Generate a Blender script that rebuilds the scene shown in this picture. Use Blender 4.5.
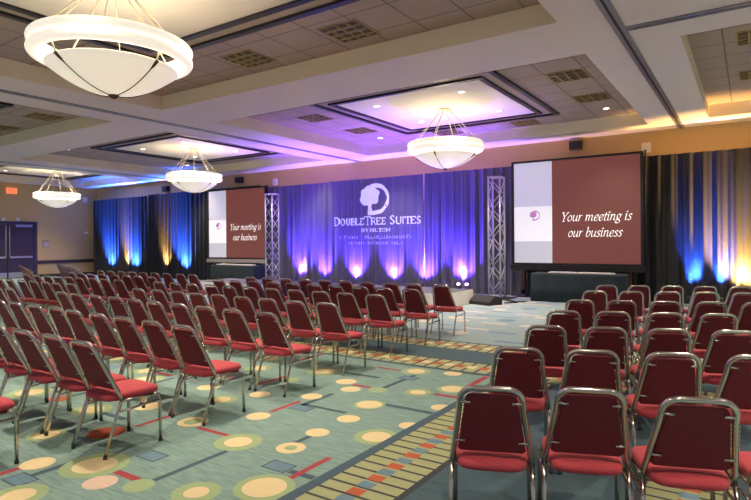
import bpy, bmesh, math, random
from math import sin, cos, pi, radians, sqrt, atan2
from mathutils import Vector, Matrix

for o in list(bpy.data.objects):
    bpy.data.objects.remove(o)
sc = bpy.context.scene
col = sc.collection
rnd = random.Random(7)

# ------------------------------------------------------------------ camera
EYE = 1.58
FPX = 560.0
YAW = math.atan(375.5 / 560.0)
cam_d = bpy.data.cameras.new('camera')
cam = bpy.data.objects.new('camera', cam_d)
col.objects.link(cam)
cam_d.sensor_width = 36.0
cam_d.lens = 36.0 * FPX / 751.0
cam_d.shift_y = -8.0 / 751.0
cam_d.clip_start = 0.05
cam_d.clip_end = 200
cam.matrix_world = (Matrix.Translation((0, 0, EYE)) @ Matrix.Rotation(YAW, 4, 'Z')
                    @ Matrix.Rotation(radians(90), 4, 'X') @ Matrix.Rotation(radians(-0.40), 4, 'Z'))
sc.camera = cam

# ------------------------------------------------------------------ world and exposure
w = bpy.data.worlds.new('world')
sc.world = w
w.use_nodes = True
bg = w.node_tree.nodes['Background']
bg.inputs['Color'].default_value = (0.86, 0.80, 0.92, 1)
bg.inputs['Strength'].default_value = 0.28
sc.view_settings.view_transform = 'Standard'
sc.view_settings.look = 'None'
sc.view_settings.exposure = 0.46
sc.view_settings.gamma = 1.0
sc.view_settings.use_curve_mapping = False

CAN_POWER = 340.0
WARM = (1.0, 0.84, 0.62)
PURPLE = (0.10, 0.04, 1.0)
BLUE = (0.03, 0.12, 1.0)
AMBER = (1.0, 0.55, 0.16)
PINK = (0.95, 0.36, 0.95)

# ------------------------------------------------------------------ materials
def mat(name, color, rough=0.6, metal=0.0, emit=None, estr=0.0, noise=0.0, nscale=30.0, bump=0.0, bscale=200.0,
        stretch=None, sheen=0.0):
    m = bpy.data.materials.new(name)
    m.use_nodes = True
    nt = m.node_tree
    b = nt.nodes['Principled BSDF']
    b.inputs['Base Color'].default_value = (*color, 1)
    b.inputs['Roughness'].default_value = rough
    b.inputs['Metallic'].default_value = metal
    if sheen:
        b.inputs['Sheen Weight'].default_value = sheen
    if emit:
        b.inputs['Emission Color'].default_value = (*emit, 1)
        b.inputs['Emission Strength'].default_value = estr
    tc = nt.nodes.new('ShaderNodeTexCoord')
    vec = tc.outputs['Object']
    if stretch:
        mp = nt.nodes.new('ShaderNodeMapping')
        mp.inputs['Scale'].default_value = stretch
        nt.links.new(vec, mp.inputs['Vector'])
        vec = mp.outputs['Vector']
    if noise > 0:
        n = nt.nodes.new('ShaderNodeTexNoise')
        n.inputs['Scale'].default_value = nscale
        n.inputs['Detail'].default_value = 4
        nt.links.new(vec, n.inputs['Vector'])
        mx = nt.nodes.new('ShaderNodeMix')
        mx.data_type = 'RGBA'
        mx.inputs[6].default_value = tuple(c * (1 - noise) for c in color) + (1,)
        mx.inputs[7].default_value = tuple(min(1, c * (1 + noise)) for c in color) + (1,)
        nt.links.new(n.outputs['Fac'], mx.inputs[0])
        nt.links.new(mx.outputs[2], b.inputs['Base Color'])
    if bump > 0:
        n2 = nt.nodes.new('ShaderNodeTexNoise')
        n2.inputs['Scale'].default_value = bscale
        nt.links.new(vec, n2.inputs['Vector'])
        bp = nt.nodes.new('ShaderNodeBump')
        bp.inputs['Strength'].default_value = bump
        bp.inputs['Distance'].default_value = 0.01
        nt.links.new(n2.outputs['Fac'], bp.inputs['Height'])
        nt.links.new(bp.outputs['Normal'], b.inputs['Normal'])
    return m


def tile_mat():
    """acoustic ceiling tiles 0.73 m square with dark seams, procedural"""
    m = mat('acoustic_tile', (0.44, 0.36, 0.30), 0.9, noise=0.12, nscale=60)
    nt = m.node_tree
    b = nt.nodes['Principled BSDF']
    src = b.inputs['Base Color'].links[0].from_socket
    tc = nt.nodes.new('ShaderNodeTexCoord')
    sp = nt.nodes.new('ShaderNodeSeparateXYZ')
    nt.links.new(tc.outputs['Object'], sp.inputs[0])
    outs = []
    for ax, off in (('X', 3.28), ('Y', 0.30)):
        a = nt.nodes.new('ShaderNodeMath'); a.operation = 'ADD'; a.inputs[1].default_value = off + 73.0
        d = nt.nodes.new('ShaderNodeMath'); d.operation = 'DIVIDE'; d.inputs[1].default_value = 0.73
        f = nt.nodes.new('ShaderNodeMath'); f.operation = 'FRACT'
        l = nt.nodes.new('ShaderNodeMath'); l.operation = 'LESS_THAN'; l.inputs[1].default_value = 0.035
        nt.links.new(sp.outputs[ax], a.inputs[0]); nt.links.new(a.outputs[0], d.inputs[0])
        nt.links.new(d.outputs[0], f.inputs[0]); nt.links.new(f.outputs[0], l.inputs[0])
        outs.append(l.outputs[0])
    mxm = nt.nodes.new('ShaderNodeMath'); mxm.operation = 'MAXIMUM'
    nt.links.new(outs[0], mxm.inputs[0]); nt.links.new(outs[1], mxm.inputs[1])
    mx = nt.nodes.new('ShaderNodeMix'); mx.data_type = 'RGBA'
    nt.links.new(mxm.outputs[0], mx.inputs[0])
    nt.links.new(src, mx.inputs[6])
    mx.inputs[7].default_value = (0.21, 0.175, 0.15, 1)
    nt.links.new(mx.outputs[2], b.inputs['Base Color'])
    return m


M = {}
M['paint'] = mat('ceiling_paint', (0.80, 0.745, 0.73), 0.85, noise=0.03, nscale=3)
M['cream'] = mat('ceiling_paint_warm_lit', (0.84, 0.75, 0.57), 0.8)  # ceiling paint, with the warm light on the coffer sides mixed into its colour
M['panel'] = mat('tray_panel_paint', (0.80, 0.76, 0.66), 0.85)
M['tile'] = tile_mat()
M['molding'] = mat('dark_wood_molding', (0.012, 0.010, 0.014), 0.35)
M['strip'] = mat('tray_strip', (0.42, 0.36, 0.27), 0.7)
M['wall'] = mat('gold_wallcovering', (0.58, 0.41, 0.17), 0.75, noise=0.10, nscale=40, bump=0.15, bscale=120)
M['rail'] = mat('dark_wood_rail', (0.035, 0.025, 0.02), 0.4)
M['track'] = mat('track_metal', (0.30, 0.31, 0.36), 0.4, 0.6)
M['black'] = mat('black_plastic', (0.015, 0.015, 0.018), 0.45)
M['white'] = mat('white_plastic', (0.80, 0.79, 0.76), 0.5)
M['door'] = mat('dark_door_laminate', (0.045, 0.030, 0.060), 0.35)
M['steel'] = mat('brushed_steel', (0.62, 0.62, 0.62), 0.35, 1.0)
M['chrome'] = mat('chrome_tube', (0.55, 0.52, 0.48), 0.17, 1.0)
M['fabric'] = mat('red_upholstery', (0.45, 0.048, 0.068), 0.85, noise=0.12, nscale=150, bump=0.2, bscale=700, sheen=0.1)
M['fabric_shaded'] = mat('red_upholstery_shaded', (0.165, 0.016, 0.026), 0.8, noise=0.12, nscale=150, bump=0.2, bscale=700)  # seat fabric again, darkened: the shade on the chair backs is in the colour
M['glass'] = mat('alabaster_glass', (0.85, 0.80, 0.70), 0.4, emit=(1.0, 0.90, 0.72), estr=0.40, noise=0.03, nscale=6)
M['glass_ring'] = mat('alabaster_ring_glass', (0.85, 0.80, 0.70), 0.4, emit=(1.0, 0.92, 0.76), estr=0.52, noise=0.03, nscale=6)
M['bronze'] = mat('bronze_strap', (0.10, 0.075, 0.055), 0.4, 0.8)
M['rod'] = mat('cream_rod', (0.75, 0.68, 0.50), 0.4)
M['lamp'] = mat('downlight_lens', (1, 1, 1), 0.4, emit=(1.0, 0.93, 0.82), estr=6.0)
M['louver'] = mat('gold_louver', (0.40, 0.31, 0.14), 0.45, 0.3)
M['louver_dark'] = mat('louver_cavity', (0.11, 0.085, 0.05), 0.7)
M['drape_black'] = mat('black_drape', (0.018, 0.018, 0.021), 0.8, noise=0.2, nscale=9, stretch=(1, 1, 0.05), sheen=0.05)
M['drape_grey'] = mat('silver_drape', (0.115, 0.110, 0.165), 0.75, noise=0.18, nscale=9, stretch=(1, 1, 0.05), sheen=0.2)
M['drape_scrim'] = mat('centre_drape', (0.125, 0.120, 0.175), 0.75, noise=0.18, nscale=11, stretch=(1, 1, 0.05), sheen=0.2)
M['logo'] = mat('projected_white', (0.72, 0.74, 0.85), 0.7, emit=(0.62, 0.66, 0.95), estr=0.32)
M['logo_dim'] = mat('projected_faint', (0.5, 0.5, 0.75), 0.7, emit=(0.45, 0.42, 0.95), estr=0.09)
M['scr_red'] = mat('screen_maroon', (0.05, 0.02, 0.02), 0.6, emit=(0.20, 0.055, 0.045), estr=0.56)
M['scr_white'] = mat('screen_white', (0.6, 0.6, 0.6), 0.6, emit=(0.92, 0.88, 0.96), estr=0.54)
M['scr_lav'] = mat('screen_lavender', (0.4, 0.4, 0.45), 0.6, emit=(0.66, 0.62, 0.84), estr=0.46)
M['scr_grey'] = mat('screen_grey', (0.4, 0.4, 0.42), 0.6, emit=(0.62, 0.62, 0.74), estr=0.44)
M['scr_text'] = mat('screen_lettering', (0.8, 0.8, 0.8), 0.6, emit=(1.0, 0.93, 0.92), estr=0.62)
M['scr_purple'] = mat('screen_emblem', (0.2, 0.08, 0.2), 0.6, emit=(0.42, 0.20, 0.42), estr=0.7)
M['scr_faint'] = mat('screen_faint_text', (0.5, 0.45, 0.5), 0.6, emit=(0.72, 0.64, 0.76), estr=0.7)
M['cloth'] = mat('dark_teal_cloth', (0.018, 0.032, 0.042), 0.8, noise=0.1, nscale=20)
M['skirt'] = mat('white_skirting', (0.82, 0.80, 0.76), 0.8)
M['stage'] = mat('stage_carpet', (0.10, 0.10, 0.12), 0.9, noise=0.2, nscale=60)
M['alu'] = mat('truss_aluminium', (0.72, 0.72, 0.74), 0.35, 0.75)
M['greymetal'] = mat('grey_case', (0.42, 0.40, 0.40), 0.5)
M['exit'] = mat('exit_face', (0.7, 0.25, 0.12), 0.5, emit=(1.0, 0.32, 0.12), estr=0.5)
M['exit_red'] = mat('exit_letters', (0.6, 0.02, 0.01), 0.5, emit=(1.0, 0.05, 0.02), estr=0.9)
M['lens_violet'] = mat('par_lens', (0.8, 0.6, 1.0), 0.4, emit=(0.75, 0.45, 1.0), estr=5.0)
M['lens_blue'] = mat('par_lens_blue', (0.4, 0.5, 1.0), 0.4, emit=(0.10, 0.25, 1.0), estr=4.0)
M['lens_amber'] = mat('par_lens_amber', (1.0, 0.6, 0.2), 0.4, emit=(1.0, 0.55, 0.15), estr=4.0)
# carpet
def carpet(name, c, n=0.28):
    return mat(name, c, 0.95, noise=n, nscale=2.2, bump=0.25, bscale=9, stretch=(2.5, 24, 20))
M['teal'] = carpet('carpet_teal', (0.185, 0.290, 0.275), 0.6)
M['c_beige'] = carpet('carpet_beige', (0.66, 0.54, 0.32), 0.10)
M['c_green'] = carpet('carpet_green', (0.29, 0.38, 0.21), 0.15)
M['c_red'] = carpet('carpet_red', (0.33, 0.045, 0.060), 0.15)
M['c_slate'] = carpet('carpet_slate', (0.055, 0.095, 0.13), 0.22)
M['c_blue'] = carpet('carpet_blue', (0.13, 0.22, 0.30), 0.2)
M['c_navy'] = carpet('carpet_navy_band', (0.060, 0.105, 0.135), 0.4)
M['c_dark'] = carpet('carpet_dark_line', (0.045, 0.050, 0.058), 0.2)
M['c_orange'] = carpet('carpet_rust', (0.42, 0.10, 0.045), 0.15)
M['c_olive'] = carpet('carpet_olive', (0.33, 0.35, 0.19), 0.15)
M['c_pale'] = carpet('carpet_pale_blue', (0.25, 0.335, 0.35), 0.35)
M['c_sand'] = carpet('carpet_sand', (0.50, 0.46, 0.38), 0.12)
M['c_pink'] = carpet('carpet_rose', (0.60, 0.44, 0.36), 0.12)

# ------------------------------------------------------------------ mesh helpers
class MB:
    def __init__(s):
        s.bm = bmesh.new()
        s.mi = 0
        s.sm = False
    def face(s, vs):
        try:
            f = s.bm.faces.new(vs)
        except ValueError:
            return None
        f.material_index = s.mi
        f.smooth = s.sm
        return f
    def v(s, p):
        return s.bm.verts.new(p)
    def quad(s, a, b, c, d):
        return s.face([s.v(a), s.v(b), s.v(c), s.v(d)])
    def poly(s, pts):
        return s.face([s.v(p) for p in pts])
    def box(s, x0, y0, z0, x1, y1, z1):
        p = [s.v((x, y, z)) for z in (z0, z1) for y in (y0, y1) for x in (x0, x1)]
        for q in ((0, 2, 3, 1), (4, 5, 7, 6), (0, 1, 5, 4), (2, 6, 7, 3), (0, 4, 6, 2), (1, 3, 7, 5)):
            s.face([p[i] for i in q])
    def tube(s, pts, r, n=8, closed=False, caps=True):
        pts = [Vector(p) for p in pts]
        L = len(pts)
        rings = []
        up = None
        for i, p in enumerate(pts):
            if closed:
                t = pts[(i + 1) % L] - pts[i - 1]
            else:
                t = (pts[min(i + 1, L - 1)] - pts[max(i - 1, 0)])
            t.normalize()
            if up is None:
                up = Vector((0, 0, 1)) if abs(t.z) < 0.9 else Vector((1, 0, 0))
            a = (up - t * up.dot(t))
            if a.length < 1e-5:
                a = Vector((1, 0, 0)) - t * t.x
            a.normalize()
            up = a
            b = t.cross(a)
            rr = r[i] if isinstance(r, (list, tuple)) else r
            rings.append([s.v(p + (a * cos(2 * pi * k / n) + b * sin(2 * pi * k / n)) * rr) for k in range(n)])
        sm = s.sm
        s.sm = True
        for i in range(L if closed else L - 1):
            A, B = rings[i], rings[(i + 1) % L]
            for k in range(n):
                s.face([A[k], A[(k + 1) % n], B[(k + 1) % n], B[k]])
        s.sm = sm
        if caps and not closed:
            s.face(list(reversed(rings[0])))
            s.face(rings[-1])
    def lathe(s, prof, n=48, c=(0, 0, 0), closed=False):
        rings = []
        for (r, z) in prof:
            if r < 1e-5:
                rings.append([s.v((c[0], c[1], c[2] + z))])
            else:
                rings.append([s.v((c[0] + r * cos(2 * pi * k / n), c[1] + r * sin(2 * pi * k / n), c[2] + z)) for k in range(n)])
        sm = s.sm
        s.sm = True
        L = len(rings)
        for i in range(L if closed else L - 1):
            A, B = rings[i], rings[(i + 1) % L]
            for k in range(n):
                a0, a1 = A[k % len(A)], A[(k + 1) % len(A)]
                b0, b1 = B[k % len(B)], B[(k + 1) % len(B)]
                vs = []
                for q in (a0, a1, b1, b0):
                    if q not in vs:
                        vs.append(q)
                if len(vs) > 2:
                    s.face(vs)
        s.sm = sm
    def loft(s, rings, cap0=True, cap1=True, smooth=True):
        R = [[s.v(p) for p in r] for r in rings]
        n = len(R[0])
        sm = s.sm
        s.sm = smooth
        for A, B in zip(R[:-1], R[1:]):
            for k in range(n):
                s.face([A[k], A[(k + 1) % n], B[(k + 1) % n], B[k]])
        if cap0:
            s.face(list(reversed(R[0])))
        if cap1:
            s.face(R[-1])
        s.sm = sm
    def build(s, name, mats, parent=None, normals=True):
        if normals:
            bmesh.ops.recalc_face_normals(s.bm, faces=s.bm.faces[:])
        me = bpy.data.meshes.new(name)
        s.bm.to_mesh(me)
        s.bm.free()
        if not isinstance(mats, (list, tuple)):
            mats = [mats]
        for m in mats:
            me.materials.append(m)
        o = bpy.data.objects.new(name, me)
        col.objects.link(o)
        if parent:
            o.parent = parent
        return o


def tag(o, label, cat, group=None, kind=None):
    o['label'] = label
    o['category'] = cat
    if group:
        o['group'] = group
    if kind:
        o['kind'] = kind
    return o


def thing(name, label, cat, loc=(0, 0, 0), rz=0, group=None):
    o = bpy.data.objects.new(name, None)
    o.empty_display_size = 0.1
    col.objects.link(o)
    o.location = loc
    o.rotation_euler = (0, 0, rz)
    return tag(o, label, cat, group)


def struct(o):
    o['kind'] = 'structure'
    return o


def copy_tree(o, parent=None):
    c = o.copy()
    col.objects.link(c)
    if parent:
        c.parent = parent
    for ch in o.children:
        copy_tree(ch, c)
    return c


def spot(name, loc, direction, color, power, size, blend=0.5, radius=0.05, parent=None):
    d = bpy.data.lights.new(name, 'SPOT')
    d.color = color
    d.energy = power
    d.spot_size = radians(size)
    d.spot_blend = blend
    d.shadow_soft_size = radius
    o = bpy.data.objects.new(name, d)
    col.objects.link(o)
    o.rotation_euler = Vector(direction).to_track_quat('-Z', 'Y').to_euler()
    o.location = loc
    if parent:
        o.parent = parent
    return o


ORD = ['', 'first', 'second', 'third', 'fourth', 'fifth', 'sixth', 'seventh', 'eighth', 'ninth', 'tenth',
       'eleventh', 'twelfth', 'thirteenth', 'fourteenth']

# ------------------------------------------------------------------ room shell
XL, XR, YW, YN = -28.56, 8.4, 16.3, -2.5
ZS, ZT = 4.45, 4.75
COFFERS = [(-10.54, -2.1, -0.1, 7.46), (-10.54, -2.1, 8.95, 15.3), (-20.45, -12.46, -0.1, 7.5), (-20.45, -12.46, 8.95, 15.3),
           (-0.81, 7.6, -0.1, 7.46), (-0.81, 7.6, 8.95, 15.3), (-28.0, -22.5, -0.1, 7.5), (-28.0, -22.5, 8.95, 15.3)]

mb = MB()
mb.box(XL - 0.2, YW, 0, XR, YW + 0.2, 5.0)
struct(mb.build('wall_back', M['wall']))
mb = MB()
mb.box(XL - 0.2, YN, 0, XL, YW, 5.0)
struct(mb.build('wall_left', M['wall']))

# ceiling: soffit grid with coffers (paint), coffer sides with warm light tinted in, tiled coffer tops
mb = MB()
xs = sorted({XL, XR} | {c[0] for c in COFFERS} | {c[1] for c in COFFERS})
ys = sorted({YN, YW} | {c[2] for c in COFFERS} | {c[3] for c in COFFERS})
for i in range(len(xs) - 1):
    for j in range(len(ys) - 1):
        cx_, cy_ = (xs[i] + xs[i + 1]) / 2, (ys[j] + ys[j + 1]) / 2
        if any(c[0] < cx_ < c[1] and c[2] < cy_ < c[3] for c in COFFERS):
            continue
        mb.quad((xs[i], ys[j], ZS), (xs[i], ys[j + 1], ZS), (xs[i + 1], ys[j + 1], ZS), (xs[i + 1], ys[j], ZS))
mb.mi = 1
for (a, b, c, d) in COFFERS:
    mb.quad((a, c, ZS), (a, d, ZS), (a, d, ZT), (a, c, ZT))
    mb.quad((b, c, ZS), (b, c, ZT), (b, d, ZT), (b, d, ZS))
    mb.quad((a, c, ZS), (a, c, ZT), (b, c, ZT), (b, c, ZS))
    mb.quad((a, d, ZS), (b, d, ZS), (b, d, ZT), (a, d, ZT))
mb.mi = 2
for (a, b, c, d) in COFFERS:
    mb.quad((a, c, ZT), (a, d, ZT), (b, d, ZT), (b, c, ZT))
mb.mi = 0
mb.box(XL - 0.2, YN, 5.0, XR, YW + 0.2, 5.1)
ceiling = struct(mb.build('ceiling', [M['paint'], M['cream'], M['tile']], normals=False))

# raised trays: outer moulding ring, flat strip, inner moulding ring, pale panel
def ring_frame(mb, x0, x1, y0, y1, wd, z0, z1):
    mb.box(x0, y0, z0, x1, y0 + wd, z1)
    mb.box(x0, y1 - wd, z0, x1, y1, z1)
    mb.box(x0, y0 + wd, z0, x0 + wd, y1 - wd, z1)
    mb.box(x1 - wd, y0 + wd, z0, x1, y1 - wd, z1)

TRAYS = [(-6.28, 3.70), (-6.12, 11.87), (-16.0, 3.75), (-15.75, 12.25), (-25.3, 12.1), (3.6, 12.0)]
tn = 1
for (tx, ty) in TRAYS:
    h = 2.2
    mb = MB()
    ring_frame(mb, tx - h, tx + h, ty - h, ty + h, 0.10, ZT - 0.055, ZT - 0.002)
    h2 = h - 0.33
    ring_frame(mb, tx - h2, tx + h2, ty - h2, ty + h2, 0.10, ZT - 0.055, ZT - 0.002)
    mb.mi = 1
    ring_frame(mb, tx - h + 0.1, tx + h - 0.1, ty - h + 0.1, ty + h - 0.1, 0.23, ZT - 0.012, ZT - 0.003)
    mb.mi = 2
    h3 = h2 - 0.10
    mb.box(tx - h3, ty - h3, ZT - 0.02, tx + h3, ty + h3, ZT - 0.004)
    struct(mb.build('trim_%d' % tn, [M['molding'], M['strip'], M['panel']]))
    tn += 1

# partition tracks let into the beams
def track(x0, y0, x1, y1):
    global tn
    mb = MB()
    wd = 0.075
    if abs(x1 - x0) < 0.01:
        for sx in (-1, 1):
            mb.box(min(x0 + sx * 0.018, x0 + sx * wd), y0, ZS - 0.022, max(x0 + sx * 0.018, x0 + sx * wd), y1, ZS - 0.001)
        mb.mi = 1
        mb.box(x0 - 0.018, y0, ZS - 0.010, x0 + 0.018, y1, ZS - 0.001)
    else:
        for sx in (-1, 1):
            mb.box(x0, min(y0 + sx * 0.018, y0 + sx * wd), ZS - 0.022, x1, max(y0 + sx * 0.018, y0 + sx * wd), ZS - 0.001)
        mb.mi = 1
        mb.box(x0, y0 - 0.018, ZS - 0.010, x1, y0 + 0.018, ZS - 0.001)
    struct(mb.build('trim_%d' % tn, [M['track'], M['black']]))
    tn += 1
track(-1.46, YN, -1.46, YW - 0.02)
track(-1.385, 8.2, XR, 8.2)
track(-11.55, YN, -11.55, YW - 0.02)
track(-21.5, YN, -21.5, YW - 0.02)

# wall trim
def trim_box(*a):
    global tn
    mb = MB()
    mb.box(*a)
    struct(mb.build('trim_%d' % tn, M['rail']))
    tn += 1
DY0, DY1 = 10.72, 13.30           # door frame opening on the left wall
trim_box(XL + 0.001, DY1 + 0.01, 0.64, XL + 0.05, YW - 0.06, 0.80)
trim_box(XL + 0.001, YN, 0.64, XL + 0.05, DY0 - 0.01, 0.80)
trim_box(XL + 0.06, YW - 0.05, 0.64, -15.0, YW - 0.001, 0.80)
mb = MB(); mb.box(XL + 0.001, DY1 + 0.01, 0, XL + 0.03, YW - 0.04, 0.13); struct(mb.build('baseboard_left', M['rail']))
mb = MB(); mb.box(XL + 0.04, YW - 0.03, 0, XR, YW - 0.001, 0.13); struct(mb.build('baseboard_back', M['rail']))

# ------------------------------------------------------------------ carpet floor (one object, pattern inlaid in the pile)
FL = ['teal', 'c_beige', 'c_green', 'c_red', 'c_slate', 'c_blue', 'c_navy', 'c_dark', 'c_orange', 'c_olive', 'c_pink', 'c_pale', 'c_sand']
mb = MB()
mb.box(XL - 0.2, YN, -0.1, XR, YW + 0.2, 0.0)
PALE = 1
def setm(n):
    mb.mi = FL.index(n)
def rect(x0, y0, x1, y1, m, z):
    setm(m)
    mb.quad((x0, y0, z), (x1, y0, z), (x1, y1, z), (x0, y1, z))
def disc(x, y, r, m, z, n=28):
    setm(m)
    mb.poly([(x + r * cos(2 * pi * k / n), y + r * sin(2 * pi * k / n), z) for k in range(n)])
z1, z2, z3, z4, z5 = 0.0006, 0.0010, 0.0014, 0.0018, 0.0022
# the medallions and bars read off the photograph's open floor
TWO = [(-3.39, 3.08, .19, .11), (-2.62, 2.60, .20, .145), (-2.93, 2.31, .155, .08), (-3.90, 2.20, .23, .15), (-3.84, 1.67, .17, .10),
       (-2.53, 3.77, .185, .12), (-2.91, 5.12, .14, .085), (-3.40, 5.94, .18, .11), (-2.66, 5.43, .17, .125), (-3.09, 4.48, .155, .125),
       (-4.44, 3.82, .15, .09), (-4.86, 2.33, .15, .10)]
ONE = [(-3.00, 3.59, .10, 'c_beige'), (-3.74, 3.64, .11, 'c_beige'), (-4.28, 1.99, .115, 'c_beige'), (-3.59, 2.06, .11, 'c_pink'),
       (-3.33, 2.17, .10, 'c_green'), (-4.95, 4.07, .12, 'c_beige'), (-4.87, 3.28, .13, 'c_beige'), (-4.26, 4.17, .11, 'c_beige'),
       (-4.49, 2.63, .15, 'c_orange'), (-3.00, 4.02, .105, 'c_beige'), (-2.97, 6.07, .11, 'c_beige'), (-3.32, 4.97, .105, 'c_green'),
       (-3.58, 4.84, .11, 'c_beige'), (-3.82, 5.08, .12, 'c_beige'), (-2.46, 4.77, .10, 'c_beige'), (-2.45, 4.15, .09, 'c_beige'),
       (-3.75, 4.40, .11, 'c_beige')]
EYE_ = [(-2.95, 3.21, .115, .05), (-4.11, 3.21, .135, .08)]
for (x, y, r, q) in TWO:
    disc(x, y, r, 'c_green', z3); disc(x, y, q, 'c_beige', z4)
for (x, y, r, q) in EYE_:
    disc(x, y, r, 'c_beige', z3); disc(x, y, q, 'c_green', z4)
for (x, y, r, m) in ONE:
    disc(x, y, r, m, z3)
BARS = [(-2.60, 2.79, -2.55, 3.22, 'c_red'), (-3.95, 3.11, -3.55, 3.16, 'c_red'), (-4.45, 2.86, -4.40, 3.27, 'c_red'), (-3.76, 3.79, -3.71, 4.21, 'c_red'),
        (-3.73, 2.19, -3.41, 2.25, 'c_red'), (-4.33, 1.60, -4.27, 1.88, 'c_red'), (-3.34, 2.27, -3.29, 2.90, 'c_slate'), (-3.02, 3.30, -2.97, 3.50, 'c_slate'),
        (-2.66, 2.85, -2.44, 2.91, 'c_slate'), (-2.96, 4.53, -2.44, 4.60, 'c_slate'), (-3.34, 5.07, -3.28, 5.76, 'c_slate'), (-2.74, 5.12, -2.42, 5.19, 'c_red'),
        (-2.60, 5.60, -2.53, 6.14, 'c_red'), (-3.68, 4.98, -3.44, 5.04, 'c_red'), (-3.66, 4.12, -3.12, 4.17, 'c_slate'), (-3.66, 4.05, -3.60, 4.60, 'c_slate'),
        (-4.12, 1.84, -4.06, 2.3, 'c_slate'), (-4.6, 4.4, -4.54, 4.9, 'c_red'), (-4.2, 5.4, -3.6, 5.46, 'c_slate'), (-3.9, 5.85, -3.58, 5.9, 'c_red')]
for (a, b, c, d, m) in BARS:
    rect(a, b, c, d, m, z2 if m == 'c_red' else z2 - .0002)
for (x, y) in [(-3.71, 2.53), (-2.78, 2.90), (-3.57, 4.04), (-4.09, 1.79), (-3.3, 5.6)]:
    rect(x - .11, y - .075, x + .11, y + .075, 'c_slate', z1); rect(x - .095, y - .062, x + .095, y + .062, 'c_blue', z2)
# the same repeat carried on under the chairs and across the room
placed = [(x, y) for (x, y, *_) in TWO + ONE + EYE_]
def scatter(x0, x1, y0, y1, n):
    for _ in range(n):
        x, y = rnd.uniform(x0, x1), rnd.uniform(y0, y1)
        if any((x - a) ** 2 + (y - b) ** 2 < 0.45 ** 2 for (a, b) in placed):
            continue
        placed.append((x, y))
        t = rnd.random()
        if t < 0.45:
            r = rnd.uniform(.14, .22)
            disc(x, y, r, 'c_green', z3, 20); disc(x, y, r * .62, 'c_beige', z4, 20)
        elif t < 0.85:
            disc(x, y, rnd.uniform(.09, .13), rnd.choice(['c_beige', 'c_beige', 'c_green', 'c_pink', 'c_orange']), z3, 20)
        else:
            rect(x - .11, y - .08, x + .11, y + .08, 'c_blue', z2)
        if rnd.random() < 0.6:
            l = rnd.uniform(.25, .6)
            m = rnd.choice(['c_red', 'c_slate', 'c_slate'])
            if rnd.random() < .5:
                rect(x + .1, y - .03, x + .1 + l, y + .03, m, z2)
            else:
                rect(x - .03, y + .1, x + .03, y + .1 + l, m, z2)
scatter(-14, -5.1, 0.5, 6.0, 500)
scatter(-5.1, -4.0, 0.3, 1.4, 20)
scatter(-5.1, -4.2, 4.3, 6.0, 20)
scatter(0.3, 4, 1, 6.0, 60)
# front area near the stage: paler carpet
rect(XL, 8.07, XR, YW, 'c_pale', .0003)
for _ in range(520):
    x, y = rnd.uniform(-13.5, 2.5), rnd.uniform(8.35, 16.0)
    if any((x - a) ** 2 + (y - b) ** 2 < 0.40 ** 2 for (a, b) in placed):
        continue
    placed.append((x, y))
    t = rnd.random()
    if t < .55:
        disc(x, y, rnd.uniform(.12, .2), rnd.choice(['c_sand', 'c_sand', 'c_blue', 'c_sand']), z3, 16)
    else:
        rect(x - .25, y - .06, x + .25, y + .06, rnd.choice(['c_sand', 'c_blue', 'c_pink', 'c_blue', 'c_sand']), z2)
# borders: ladder bands with dark lines either side of a plain navy runner
def ladder_y(x0, x1, y0, y1):
    rect(x0, y0, x1, y1, 'c_olive', z4)
    n = int((y1 - y0) / 0.125)
    for k in range(n):
        y = y0 + (k + .5) * 0.125
        rect(x0, y - .012, x1, y + .012, 'c_dark', z5)
    n = int((y1 - y0) / 0.118)
    xm = (x0 + x1) / 2
    for k in range(n):
        y = y0 + (k + .5) * 0.118
        rect(xm - .055, y - .045, xm + .055, y + .045, 'c_orange' if k % 2 else 'c_blue', z5 + .0004)
def ladder_x(x0, x1, y0, y1):
    rect(x0, y0, x1, y1, 'c_olive', z5 + .0012)
    n = int((x1 - x0) / 0.17)
    for k in range(n):
        x = x0 + (k + .5) * 0.17
        rect(x - .016, y0, x + .016, y1, 'c_dark', z5 + .0016)
    n = int((x1 - x0) / 0.158)
    ym = (y0 + y1) / 2
    for k in range(n):
        x = x0 + (k + .5) * 0.158
        rect(x - .055, ym - .07, x + .055, ym + .07, 'c_orange' if k % 2 else 'c_beige', z5 + .0020)
rect(-2.43, YN, -2.34, 8.1, 'c_slate', z5)
ladder_y(-2.34, -1.83, YN, 6.2)
rect(-1.83, YN, -1.78, 6.3, 'c_dark', z5)
rect(-1.78, YN, -0.62, 6.9, 'c_navy', z4)
rect(-0.62, YN, -0.57, 6.3, 'c_dark', z5)
ladder_y(-0.57, -0.08, YN, 6.2)
rect(-0.08, YN, 0.01, 6.3, 'c_slate', z5)
rect(-27, 6.16, 8, 6.24, 'c_slate', z5 + .0008)
ladder_x(-27, 8, 6.24, 6.72)
rect(-27, 6.72, 8, 7.46, 'c_navy', z5 + .0008)
rect(-27, 6.72, 8, 6.76, 'c_dark', z5 + .0014); rect(-27, 7.42, 8, 7.46, 'c_dark', z5 + .0014)
ladder_x(-27, 8, 7.46, 8.0)
rect(-27, 8.0, 8, 8.07, 'c_slate', z5 + .0008)
floor = struct(mb.build('floor', [M[k] for k in FL], normals=False))

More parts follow.
